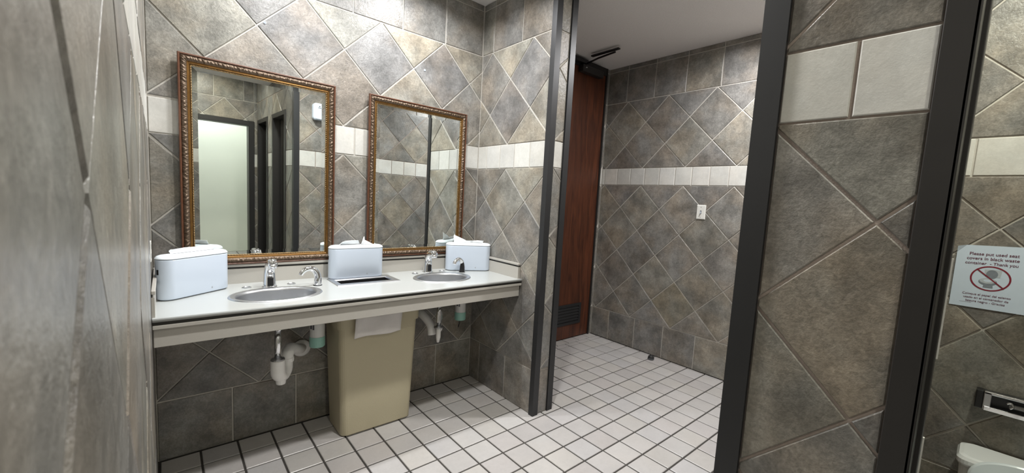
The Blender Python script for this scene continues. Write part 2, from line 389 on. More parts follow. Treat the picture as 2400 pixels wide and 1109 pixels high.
# ------------------------------------------------------------------ floor: tiles one by one where the camera sees them
floor = struct(obj('floor', MB().box(-13, 13, -27, 7.2, -.5, -.035), 'floor_grout'))
def project(P):
    d = Vector(P)-CAM; z = d.dot(fw)
    if z <= .2: return None
    return 1220.47+956.9*d.dot(rt)/z, 565.98-956.9*d.dot(up)/z
FPAL = [(.49,.472,.458), (.478,.458,.446), (.508,.492,.477), (.468,.446,.435), (.487,.468,.446), (.49,.477,.472)]
rest = MB(); fr = random.Random(3); gj = .03
ys = list(range(-26, 5)) + [4, 5, 5.42]
def cell(x0, x1, y0, y1):
    global rest
    q = [(x0+gj, y0+gj), (x1-gj, y0+gj), (x1-gj, y1-gj), (x0+gj, y1-gj)]
    mb = tile_mesh(q, lambda a, b_, h: (a, b_, h), 0, -.05, .018)
    cx, cy = (x0+x1)/2, (y0+y1)/2; pr = project((cx, cy, 0))
    vis = pr and -40 < pr[0] < 2440 and 0 < pr[1] < 1190 and cy > -8.6 and x1 > XL and (pr[0] < 1780) and not (XR < cx < XR2 and cy > YE) and cy < 6
    if vis:
        # hidden behind the return wall?
        dx, dy = cx-CAM.x, cy-CAM.y
        if cx > XR and CAM.y+dy*(XR-CAM.x)/dx > YE+.3 : vis = False
    if vis: obj('floor_tile', mb, 'floor_tile', floor, color=(lambda f, k: [c*f for c in k])(fr.uniform(.95, 1.03), fr.choice(FPAL)))
    else: rest.add(mb.v, mb.f)
for i in range(-13, 13):
    for j in range(-27, 5):
        x0, x1 = i, i+1
        y1 = j+1
        if x1 <= XL and j > -19: continue
        x0 = max(x0, XL+.02) if j > -19 else x0
        if x0 >= 11 and j > -9: x1 = XF-.01
        if x0 > XF and j > -9: continue
        if i < .4 and j == 4: y1 = YB-.02
        if x1-x0 < .06: continue
        cell(x0, x1, j, y1)
for i in range(1, 12):
    cell(i, min(i+1, XF-.01), 5, 5.40)
    x0, x1 = i+.38, min(i+1.38, XF-.01)
    if x1-x0 > .08: cell(x0, x1, 5.40, YD+.1)
ro = obj('floor_tiles', rest, 'floor_tile', floor, color=FPAL[0]); ro['kind'] = 'stuff'
ro['label'] = 'square off white floor tiles behind the camera'

# ------------------------------------------------------------------ dark metal corner guards and stall frames
def guard(label, poly):
    if area(poly) < 0: poly = poly[::-1]
    o = obj('corner_guard', MB().loft([[(x, y, z) for x, y in poly] for z in (0, CEIL)]), 'dark_metal'); tag(o, label, 'corner guard', 'dark corner guards on wall ends'); return o
T = .05
def ell_poly(cx, cy, sx, sy, fx, fy):
    """corner at (cx, cy); flanges run fx along sx and fy along sy; sx, sy point into the wall"""
    o = lambda dx, dy: (cx+sx*dx, cy+sy*dy)
    return [o(-T, -T), o(fx, -T), o(fx, .03), o(.03, .03), o(.03, fy), o(-T, fy)]
guard('dark metal corner guard on the wall end beside the counter', ell_poly(XR, YE, 1, 1, .24, .2))
guard('dark metal corner guard on the wall end next to the wooden door', ell_poly(XR2, YE, -1, 1, .24, .24))
guard('wide dark metal corner guard on the near tiled pillar, left edge', ell_poly(XP, YN, 1, -1, .28, .3))
def stall_frame(y0, y1, label):
    t = thing('stall_frame', label, 'door frame', (XP, (y0+y1)/2, 0), 'dark stall door frames')
    for (s, y) in ((1, y1), (-1, y0)):
        mb = MB().box(XP-T, XP+TB, y, y+s*FL, 0, OT+FL).box(XP-T, -2.66, y-s*.01, y+s*.04, 0, OT)
        obj('jamb', mb, 'dark_bronze', t, bevel=.01)
        obj('stop', MB().box(-3.25, -2.95, y, y-s*.055, 0, OT), 'dark_bronze', t, bevel=.01)
        for hz in ((1.2, 5.75), (6.9, 8.3)): obj('hinge_leaf', MB().box(-2.70, -2.66, y-s*.01, y-s*.062, *hz), 'caulk', t)  # thin pale strips added along the back edge of each jamb
    obj('head', MB().box(XP-T, XP+TB, y0, y1, OT, OT+FL).box(XP-T, -2.66, y0, y1, OT-.02, OT+.03), 'dark_bronze', t, bevel=.01)
    return t
stall_frame(*O1, 'dark metal frame of the stall opening beside the near tiled pillar')
stall_frame(*O2, 'dark metal frame of the second stall, seen only in the left mirror')
sd = thing('stall_door', 'added dark door slab closing the second stall to light, out of view', 'door', (-2.9, -17, 0))  # unseen door, added to close the second stall to light
obj('panel', MB().box(-2.85, -2.7, O2[0]+.05, O2[1]-.05, .8, OT-.1), 'dark_bronze', sd, bevel=.02)
obj('latch', MB().box(-2.95, -2.85, O2[1]-.5, O2[1]-.25, 6.2, 6.5), 'steel', sd, bevel=.02)
ef = thing('opening_frame', 'dark frame of the opening into the cream room, reflected in the left mirror', 'door frame', ((E1[0]+E1[1])/2, YA, 0))
for s, x in ((-1, E1[0]), (1, E1[1])):
    obj('jamb', MB().box(x, x+s*.36, YA-.02, YA+.06, 0, ET+.36).box(x-s*.02, x+s*.03, YA-.75, YA+.06, 0, ET), 'dark_bronze', ef, bevel=.01)
obj('head', MB().box(E1[0], E1[1], YA-.02, YA+.06, ET, ET+.36).box(E1[0], E1[1], YA-.75, YA+.06, ET-.02, ET+.03), 'dark_bronze', ef, bevel=.01)

# ------------------------------------------------------------------ the wooden door with closer and louvre
DX0, DX1 = 5.1, 10.8
door = struct(obj('door_1', MB().box(DX0, DX1, YD+.04, YD+.3, .04, 17.0), 'door_wood', bevel=.02), 'reddish brown wooden door with a dark louvre near the floor')
ft = struct(obj('trim_1', MB().box(DX0-.12, DX0, YD-.04, YD+.4, 0, CEIL).box(DX1, DX1+.11, YD-.04, YD+.4, 0, CEIL).box(DX0, DX1, YD-.02, YD+.4, 17.0, CEIL), 'dark_bronze'), 'dark metal frame around the wooden door')
gv = MB().box(6.0, 9.95, YD-.02, YD+.05, .95, 1.12).box(6.0, 9.95, YD-.02, YD+.05, 2.12, 2.3).box(6.0, 6.2, YD-.02, YD+.05, 1.1, 2.15).box(9.75, 9.95, YD-.02, YD+.05, 1.1, 2.15)
lv = obj('louvre', gv, 'dark_metal', door, bevel=.01)
obj('louvre_back', MB().box(6.1, 9.85, YD+.03, YD+.045, 1.0, 2.25), 'black_plastic', lv)
for k in range(5):
    z = 1.2+k*.19
    obj('louvre_blade', MB().add([(6.2,YD-.01,z),(9.75,YD-.01,z),(9.75,YD+.04,z+.13),(6.2,YD+.04,z+.13),(6.2,YD-.01,z-.03),(9.75,YD-.01,z-.03),(9.75,YD+.04,z+.10),(6.2,YD+.04,z+.10)],
        [(0,1,2,3),(4,7,6,5),(0,4,5,1),(3,2,6,7),(0,3,7,4),(1,5,6,2)]), 'dark_metal', lv)
dc = thing('door_closer', 'dark overhead door closer with folded arm above the wooden door', 'door closer', (9.1, YD-.2, 16.2))
obj('body', MB().box(8.15, 10.1, YD-.38, YD-.01, 16.62, 17.02), 'dark_bronze', dc, bevel=.04)
obj('screw', MB().lathe((8.4, YD-.40, 16.85), [(.05, -.03), (.06, 0), (.04, .03)], 10), 'steel', dc)
obj('main_arm', MB().tube([(8.5, YD-.25, 17.0), (8.5, YD-.3, 17.12), (8.25, 4.6, 17.14), (8.1, 3.3, 17.15)], .055, 8), 'black_plastic', dc)
obj('link_arm', MB().box(7.95, 8.15, 3.0, 4.9, 17.22, 17.3).xf(Matrix.Identity(4)), 'black_plastic', dc, bevel=.02)
obj('bracket', MB().box(7.5, 8.6, YD-.35, YD+.0, 17.1, 17.34), 'black_plastic', dc, bevel=.02)

# ------------------------------------------------------------------ vanity counter
CT = 5.5; YF = 1.34; YSP = YB-.12
SINKS = [((-8.17, 2.74), 1.25, .96), ((-2.33, 2.98), 1.20, .96)]
RING = (-6.33, -4.07, 3.04, 4.33)
HOLES = [(-8.8, 4.03), (-7.52, 4.08), (-2.95, 4.15), (-1.66, 4.2)]
van = thing('vanity_counter', 'long pale laminate vanity counter with two sinks under the mirrors', 'counter', ((XL+XR)/2, 3.1, 0))
bm = bmesh.new()
def loop(pts):
    vs = [bm.verts.new((x, y, CT)) for x, y in pts]
    for i in range(len(vs)): bm.edges.new((vs[i-1], vs[i]))
loop([(-10.99, YF), (XR-.01, YF), (XR-.01, YB-.01), (XL, YB-.01)])
for (c, rx, ry) in SINKS: loop([(c[0]+(rx-.1)*math.cos(2*PI*k/40), c[1]+(ry-.1)*math.sin(2*PI*k/40)) for k in range(40)])
loop([(RING[0]+.18, RING[2]+.24), (RING[1]-.18, RING[2]+.24), (RING[1]-.18, RING[3]-.24), (RING[0]+.18, RING[3]-.24)])
bmesh.ops.triangle_fill(bm, use_beauty=True, use_dissolve=False, edges=bm.edges[:], normal=(0, 0, 1))
bm.verts.ensure_lookup_table(); bm.verts.index_update()
top = MB(); vs = [v.co.copy() for v in bm.verts]; fs = [[v.index for v in f.verts] for f in bm.faces]
be = [[v.index for v in e.verts] for e in bm.edges if len(e.link_faces) == 1]
n = len(vs); top.add(vs + [Vector((v.x, v.y, CT-.09)) for v in vs], fs + [[i+n for i in f[::-1]] for f in fs] + [[a, b_, b_+n, a+n] for a, b_ in be])
bm.free()
obj('countertop', top, 'laminate_top', van)
obj('nosing', MB().tube([(-10.985, YF, CT-.045), (XR-.01, YF, CT-.045)], .046, 12), 'laminate_top', van, smooth=True)
obj('reveal_strip', MB().box(-10.985, XR-.01, YF+.03, YF+.3, CT-.17, CT-.09), 'reveal_strip', van)
obj('lip', MB().box(-10.985, XR-.01, YF-.02, YF+.3, CT-.26, CT-.17), 'laminate', van, bevel=.01)
obj('apron', MB().box(-10.975, XR-.03, YF+.09, YF+.25, 4.77, CT-.25), 'laminate', van, bevel=.01)
for ux0, ux1 in ((XL+.03, -9.6), (-6.75, -6.4), (-.9, XR-.03)): obj('underside_panel', MB().box(ux0, ux1, YF+.2, YB-.13, CT-.2, CT-.1), 'laminate', van)
def splash(x0, x1, y0, y1, axis, s):
    sp = obj('backsplash', MB().box(x0, x1, y0, y1, CT, 5.99), 'laminate', van)
    i = .035
    if axis == 'y': a = (x0, x1, y0+i, y1); c = (x0, x1, y0-.02, y1)
    elif s > 0: a = (x0, x1-i, y0, y1); c = (x0, x1+.02, y0-.02, y1)
    else: a = (x0+i, x1, y0, y1); c = (x0-.02, x1, y0-.02, y1)
    obj('splash_reveal', MB().box(*a, 5.99, 6.06), 'reveal_strip', sp)
    obj('splash_cap', MB().box(*c, 6.06, 6.15), 'laminate', sp, bevel=.015)
splash(XL+.02, XR-.01, YSP, YB-.005, 'y', 0)
splash(-10.995, -10.935, YF+.12, YSP, 'x', 1)
splash(XR-.12, XR-.01, YF+.12, YSP, 'x', -1)
for hx, hy in HOLES: obj('hole_cap', MB().lathe((hx, hy, CT), [(.13, 0), (.13, .02), (.10, .03), (.09, .012)], 20), 'steel', van, smooth=False)

for k, (c, rx, ry) in enumerate(SINKS):
    t = thing('oval_sink', ['oval stainless steel sink set in the counter, nearer the left wall', 'oval stainless steel sink set in the counter, nearer the wooden door'][k], 'sink', (c[0], c[1], CT), 'stainless sinks in the counter')
    e = lambda d, z: [(c[0]+(rx-d)*math.cos(2*PI*a/56), c[1]+(ry-d)*math.sin(2*PI*a/56), CT+z) for a in range(56)]
    obj('rim', MB().loft([e(0, .003), e(.02, .03), e(.07, .035), e(.11, .018), e(.14, .02), e(.17, .0), e(.18, -.06)], cap0=False, cap1=False), 'steel', t, smooth=True)
    q = lambda f, z: [(c[0]+(rx-.18)*f*math.cos(2*PI*a/56), c[1]+(ry-.18)*f*math.sin(2*PI*a/56), CT+z) for a in range(56)]
    obj('bowl', MB().loft([q(1, -.05), q(.985, -.25), q(.95, -.55), q(.86, -.78), q(.66, -.9), q(.3, -.95), q(.12, -.96)], cap0=False), 'steel', t, smooth=True)
    obj('drain', MB().lathe((c[0], c[1], CT-.955), [(.16, 0), (.15, .02), (.11, .01), (.02, .005)], 20), 'chrome', t, smooth=True)

def faucet(x, y, label):
    t = thing('faucet', label, 'faucet', (x, y, CT), 'chrome sensor faucets')
    path = smooth_path([(x, y, CT), (x, y, CT+.06), (x, y+.01, CT+.3), (x, y-.005, CT+.52), (x, y-.09, CT+.70), (x, y-.24, CT+.81), (x, y-.43, CT+.845), (x, y-.56, CT+.82)], 4)
    obj('body', MB().tube(path, lerp_list([.20, .19, .172, .16, .152, .145, .142, .135], len(path)), 24), 'chrome', t, smooth=True)
    obj('base_ring', MB().lathe((x, y, CT), [(.22, 0), (.22, .02), (.20, .035)], 24), 'chrome', t, smooth=True)
    obj('aerator', MB().tube([(x, y-.52, CT+.80), (x, y-.57, CT+.69)], [.115, .10], 16), 'chrome', t, smooth=True)
    obj('cap', MB().lathe((x, y-.44, CT+.945), [(.13, -.03), (.12, .015), (.07, .035), (.01, .04)], 16), 'chrome', t, smooth=True)
    sw = obj('sensor_window', MB().box(x-.085, x+.085, y-.195, y-.13, CT+.05, CT+.34), 'black_plastic', t, bevel=.03)
    obj('sensor_eye', MB().lathe((x, y-.145, CT+.44), [(.02, -.08), (.075, -.055), (.092, 0), (.075, .055), (.02, .08)], 14, sy=.55), 'chrome', t, smooth=True)
    return t
faucet(-8.19, 3.90, 'chrome sensor faucet behind the sink nearer the left wall')
faucet(-2.31, 4.27, 'chrome sensor faucet behind the sink nearer the wooden door')
def soap(x, y, d, label, sensor):
    t = thing('soap_dispenser', label, 'soap dispenser', (x, y, CT), 'deck mounted soap dispensers')
    l = math.hypot(*d); d = (d[0]/l, d[1]/l)
    P_ = lambda r, z: (x+d[0]*r, y+d[1]*r, CT+z)
    path = smooth_path([P_(0, 0), P_(0, .12), P_(.0, .3), P_(.06, .47), P_(.2, .585), P_(.37, .575), P_(.49, .49), P_(.54, .40)], 4)
    obj('spout', MB().tube(path, lerp_list([.125, .12, .11, .10, .088, .082, .075, .07], len(path)), 18), 'chrome', t, smooth=True)
    obj('base_ring', MB().lathe((x, y, CT), [(.14, 0), (.14, .02), (.12, .03)], 22), 'black_plastic', t, smooth=True)
    rings = []; d = (-.55, -.835)
    for z, ww in ((.03, .105), (.12, .108), (.25, .10), (.36, .082), (.44, .055), (.50, .02)):
        off = .165 - max(0, z-.3)*.12
        o_ = (-d[1], d[0]); rr = []
        for a in range(10):
            an = PI*a/9 - PI/2
            rr.append((x+d[0]*(off+.035*math.cos(an)-.06)+o_[0]*ww*math.sin(an), y+d[1]*(off+.035*math.cos(an)-.06)+o_[1]*ww*math.sin(an), CT+z))
        rings.append(rr)
    if sensor: obj('sensor_face', MB().loft(rings), 'black_plastic', t, smooth=False)
    bt = obj('soap_bottle', MB().lathe((x, y, 3.36), [(.22, 0), (.245, .03), (.245, .36)], 24), 'bottle_teal', t, smooth=False)
    obj('bottle_body', MB().lathe((x, y, 3.72), [(.235, 0), (.235, 1.0), (.2, 1.2), (.07, 1.35), (.07, 1.75)], 24), 'bottle_white', t, smooth=False)
    # printed label on the side turned to the room
    lb = MB()
    for (a0, a1, z0, z1) in ((3.35, 3.7, 4.02, 4.5), (3.8, 4.05, 4.0, 4.3)):
        lb.loft([[(x+.24*math.cos(a0+(a1-a0)*k/4), y+.24*math.sin(a0+(a1-a0)*k/4), z) for k in range(5)] + [(x+.232*math.cos(a1-(a1-a0)*k/4), y+.232*math.sin(a1-(a1-a0)*k/4), z) for k in range(5)] for z in (z0, z1)])
    obj('bottle_label', lb, 'label_dark', t)
    return t
soap(-6.84, 3.52, (-1, -.12), 'chrome gooseneck soap spout between the left sink and the middle towel box', False)
tsoap = soap(-.93, 3.72, (-.93, -.30), 'chrome soap spout with black sensor face before the right towel box', True)
cable = smooth_path([(-.95, 3.74, 3.36), (-.95, 3.8, 3.05), (-.8, 4.0, 2.95), (-.35, 4.5, 3.35), (-.2, 4.75, 4.0), (-.3, 4.8, 4.8)], 5)
obj('cable', MB().tube(cable, .014, 6), 'black_plastic', tsoap, smooth=True)

# stainless trash chute ring set in the counter
rg = thing('waste_chute_ring', 'rectangular stainless chute ring set in the counter before the middle towel box', 'waste chute', ((RING[0]+RING[1])/2, (RING[2]+RING[3])/2, CT))
def rect_ring(ins, z): return [(RING[0]+ins*.9, RING[2]+ins*1.3, z), (RING[1]-ins*.9, RING[2]+ins*1.3, z), (RING[1]-ins*.9, RING[3]-ins*1.3, z), (RING[0]+ins*.9, RING[3]-ins*1.3, z)]
obj('flange', MB().loft([rect_ring(0, CT+.002), rect_ring(.01, CT+.025), rect_ring(.21, CT+.02), rect_ring(.23, CT-.02)], False, False), 'steel', rg)
obj('sleeve', MB().loft([rect_ring(.225, CT), rect_ring(.24, CT-.7)], False, False), 'black_plastic', rg)

# ------------------------------------------------------------------ paper towel dispensers
def stadium(L, D, n=20):
    r = D/2; h = L/2-r; out = []
    for k in range(n+1): a = -PI/2+PI*k/n; out.append((h+r*math.cos(a), r*math.sin(a)))
    for k in range(n+1): a = PI/2+PI*k/n; out.append((-h+r*math.cos(a), r*math.sin(a)))
    return out
LID = 1.25
def towel_box(cx, cy, rot, label, tops, tlabel):
    L, D = 1.99, .54
    M = Matrix.Translation((cx, cy, CT)) @ Matrix.Rotation(math.radians(rot), 4, 'Z')
    t = thing('towel_dispenser', label, 'dispenser', (cx, cy, CT), 'white countertop towel dispensers')
    R_ = lambda d, z: [(x, y, z) for x, y in stadium(L-2*d, D-2*d)]
    obj('foot', MB().loft([R_(.05, 0), R_(.05, .03)]).xf(M), 'seam_grey', t, smooth='auto')
    obj('body', MB().loft([R_(.04, .022), R_(.012, .04), R_(.0, .07), R_(0, 1.10), R_(.015, 1.118)]).xf(M), 'white_plastic', t, smooth='auto')
    obj('seam', MB().loft([R_(.02, 1.115), R_(.02, 1.14)]).xf(M), 'seam_grey', t, smooth='auto')
    ld = obj('lid', MB().loft([R_(.0, 1.135), R_(-.006, 1.15), R_(.01, 1.18), R_(.04, 1.21), R_(.10, 1.235), R_(.18, 1.248), R_(.22, 1.25)]).xf(M), 'lid_plastic', t, smooth='auto')
    obj('slot', MB().box(-.62, .62, -.05, .05, 1.244, LID+.003).xf(M), 'seam_grey', ld)
    obj('key_slot', MB().box(-L/2-.004, -L/2+.02, -.03, .03, .72, .86).xf(M), 'black_plastic', t)
    lg = MB().box(.30, .34, -D/2-.004, -D/2+.01, .13, .18)
    obj('logo_mark', lg.xf(M), 'mark_grey', t)
    # the paper sticking out of the slot: a creased sheet
    sh = MB(); n = len(tops); kz = 5; vs = []; fs = []
    for i, (tx, hh, lean) in enumerate(tops):
        for k in range(kz):
            f = k/(kz-1)
            vs.append((tx + .02*math.sin(7*f+i), lean*f + .03*math.sin(9*tx+4*f)*f, LID-.01 + hh*f))
    for i in range(n-1):
        for k in range(kz-1): fs.append((i*kz+k, (i+1)*kz+k, (i+1)*kz+k+1, i*kz+k+1))
    sh.add(vs, fs)
    po = obj('paper_towel', sh.xf(M), 'towel_paper', origin=M @ Vector((0, 0, LID)))
    so = po.modifiers.new('solid', 'SOLIDIFY'); so.thickness = .0012
    tag(po, tlabel, 'paper towel', 'paper towels in the dispensers')
    return t
towel_box(-10.11, 3.79, 38, 'white towel dispenser turned away at the left wall end of the counter',
          [(-.66, .13, .02), (-.6, .13, .02), (-.2, .14, .05), (.1, .14, .06), (.35, .15, .05), (.6, .15, .02)], 'low paper towel edge standing out of the left towel box')
towel_box(-5.26, 4.40, 0, 'white towel dispenser in the middle of the counter behind the chute ring',
          [(-.64, .02, -.05), (-.58, .13, -.1), (-.45, .17, -.12), (-.15, .185, -.1), (.06, .18, -.04), (.13, .02, 0), (.19, .04, .02), (.24, .30, .0), (.275, .31, .0), (.30, .18, .03), (.4, .14, .04), (.56, .06, .05), (.62, .01, .04)], 'paper towel with a raised peak in the middle towel box')
towel_box(-.44, 4.04, -27, 'white towel dispenser angled in the corner at the right counter end',
          [(-.66, .36, .04), (-.62, .32, .04), (-.5, .27, .06), (-.3, .19, .05), (-.08, .10, .02), (.15, .10, .0), (.4, .12, -.02), (.6, .11, -.02), (.66, .10, .0)], 'long folded paper towel trailing over the right towel box')

# ------------------------------------------------------------------ waste bin below
bin_ = thing('waste_bin', 'tall beige plastic waste bin standing below the counter chute', 'bin', (-4.87, 3.8, 0))
def rrect(x0, x1, y0, y1, r, z, n=5):
    out = []
    for (cx, cy, a0) in ((x1-r, y0+r, -90), (x1-r, y1-r, 0), (x0+r, y1-r, 90), (x0+r, y0+r, 180)):
        for k in range(n+1):
            a = math.radians(a0+90*k/n); out.append((cx+r*math.cos(a), cy+r*math.sin(a), z))
    return out
bw = lambda z, g=0: rrect(-6.16-.035*z-g, -3.54+.03*z+g, 2.98-.035*z-g, 4.55+.02*z+g, .22, z)
obj('body', MB().loft([bw(.0, -.05), bw(.05), bw(4.02), bw(4.02, -.05), bw(.2, -.08)]), 'bin_plastic', bin_)
obj('rim_band', MB().loft([bw(4.0, .0), bw(4.02, .06), bw(4.55, .06), bw(4.60, .04), bw(4.58, -.06), bw(4.0, -.04)], False, False), 'bin_plastic', bin_)
cl = MB(); vs = []; fs = []; NX, NZ = 12, 9
for i in range(NX+1):
    for j in range(NZ+1):
        s, t_ = i/NX, j/NZ
        x = -5.82+1.63*s + .08*(1-t_)*(s-.4) - .10*t_*(1-s)*.6; z = 4.66-.98*t_ + .02*math.sin(6*s) + .05*s*t_
        y = 2.66 + .05*t_ - .03 - .05*math.sin(9*s+3*t_)*.6 - .07*math.exp(-((s-.35-.4*t_)**2)/.02)*t_
        vs.append((x, y, z)); 
for i in range(NX):
    for j in range(NZ): fs.append((i*(NZ+1)+j, (i+1)*(NZ+1)+j, (i+1)*(NZ+1)+j+1, i*(NZ+1)+j+1))
po = obj('discarded_paper_towel', cl.add(vs, fs), 'crumpled_paper', origin=(-5, 2.65, 3.7), smooth=True)
po.modifiers.new('solid', 'SOLIDIFY').thickness = .0012
tag(po, 'crumpled grey white paper towel hanging over the front of the beige bin', 'paper towel')

# ------------------------------------------------------------------ plumbing
def trap(x, y, label, shape):
    t = thing('drain_trap', label, 'pipe', (x, y, 2.6), 'drain traps under the sinks')
    obj('tailpiece', MB().tube([(x, y, 4.53), (x, y, 3.35)], .095, 16), 'chrome', t, smooth=True)
    obj('upper_nut', MB().lathe((x, y, 4.36), [(.11, 0), (.125, .03), (.125, .12), (.11, .15)], 12), 'chrome', t)
    obj('slip_nut', MB().lathe((x, y, 3.41), [(.17, 0), (.195, .015), (.19, .05), (.12, .07)], 16), 'steel', t)
    if shape:
        pa = smooth_path([(x, y, 3.42), (x, y, 3.1), (x+.03, y+.02, 2.94), (x+.14, y+.12, 2.82), (x+.28, y+.3, 2.90), (x+.33, y+.42, 3.06), (x+.34, y+.48, 3.28)], 5)
        obj('trap_bend', MB().tube(pa, lerp_list([.205, .205, .20, .18, .175, .175, .17], len(pa)), 18), 'pvc', t, smooth=True)
        obj('clean_out_plug', MB().lathe((x+.10, y+.08, 2.60), [(.13, 0), (.14, .04), (.15, .12), (.13, .2)], 14), 'pvc', t)
        pb = smooth_path([(x+.34, y+.48, 3.2), (x+.37, y+.52, 3.36), (x+.48, y+.7, 3.46), (x+.72, y+1.1, 3.3), (x+1.0, y+1.7, 3.02), (x+1.15, YB-.03, 2.90)], 5)
        obj('wall_tube', MB().tube(pb, lerp_list([.19, .185, .18, .175, .17, .165], len(pb)), 18), 'pvc', t, smooth=True)
        obj('joint_nut', MB().lathe((x+.345, y+.49, 3.12), [(.19, 0), (.21, .03), (.21, .14), (.18, .17)], 12), 'pvc', t)
        fl = MB().lathe((0, 0, 0), [(.16, 0), (.30, .01), (.32, .05), (.28, .09), (.16, .10)], 24)
        obj('wall_flange', fl.xf(Matrix.Translation((x+1.15, YB-.0, 2.90)) @ Matrix.Rotation(PI/2, 4, 'X')), 'pvc', t, smooth=True)
    else:
        obj('pop_up_ball', MB().lathe((x, y, 3.6), [(.10, 0), (.13, .05), (.13, .35), (.10, .5)], 12), 'chrome', t)
        obj('plastic_tail', MB().tube([(x, y, 3.45), (x, y, 3.0), (x-.01, y, 2.8)], [.10, .095, .05], 14), 'pvc', t, smooth=True)
        pa = smooth_path([(x-.02, y+.15, 3.55), (x+.18, y+.2, 3.35), (x+.2, y+.3, 3.2)], 4)
        obj('side_elbow', MB().tube(pa, .11, 12), 'pvc', t, smooth=True)
        pb = smooth_path([(x-.05, y+.45, 3.0), (x-.08, y+.55, 3.4), (x-.25, y+.9, 3.75), (x-.35, y+1.4, 3.85), (x-.35, YB-.03, 3.85)], 5)
        obj('wall_tube', MB().tube(pb, .17, 16), 'pvc', t, smooth=True)
        fl = MB().lathe((0, 0, 0), [(.16, 0), (.30, .01), (.32, .05), (.28, .09), (.16, .10)], 24)
        obj('wall_flange', fl.xf(Matrix.Translation((x-.35, YB-.0, 3.85)) @ Matrix.Rotation(PI/2, 4, 'X')), 'steel', t, smooth=True)
    return t
trap(-8.17, 2.74, 'white plastic drain trap with chrome tailpiece under the left sink', True)
trap(-2.38, 3.05, 'white drain pipe with chrome tailpiece under the right sink', False)
def valve(x, z, label, hx):
    t = thing('stop_valve', label, 'valve', (x, YB, z), 'water stop valves under the counter')
    obj('escutcheon', MB().lathe((0, 0, 0), [(.18, 0), (.16, .04), (.07, .06)], 18).xf(Matrix.Translation((x, YB, z)) @ Matrix.Rotation(PI/2, 4, 'X')), 'chrome', t, smooth=True)
    obj('valve_body', MB().tube([(x, YB-.02, z), (x, YB-.45, z)], .075, 12), 'chrome', t, smooth=True)
    obj('handle', MB().lathe((0, 0, 0), [(.05, 0), (.14, .02), (.14, .08), (.05, .10)], 14, sy=.6).xf(Matrix.Translation((x, YB-.45, z)) @ Matrix.Rotation(PI/2, 4, 'X')), 'chrome', t, smooth=True)
    pa = smooth_path([(x, YB-.35, z+.05), (x+.05, YB-.4, z+.4), (x+hx*.6, YB-.5, z+.8), (x+hx, YB-.9, 5.2)], 5)
    obj('hose', MB().tube(pa, .035, 8), 'hose_grey', t, smooth=True)
valve(-8.08, 4.15, 'chrome water stop valve on the wall behind the left drain trap, left one', -.1)
valve(-7.35, 4.1, 'chrome water stop valve on the wall behind the left drain trap, right one', -.4)
valve(-1.9, 4.3, 'chrome water stop valve on the wall behind the right drain', -.2)

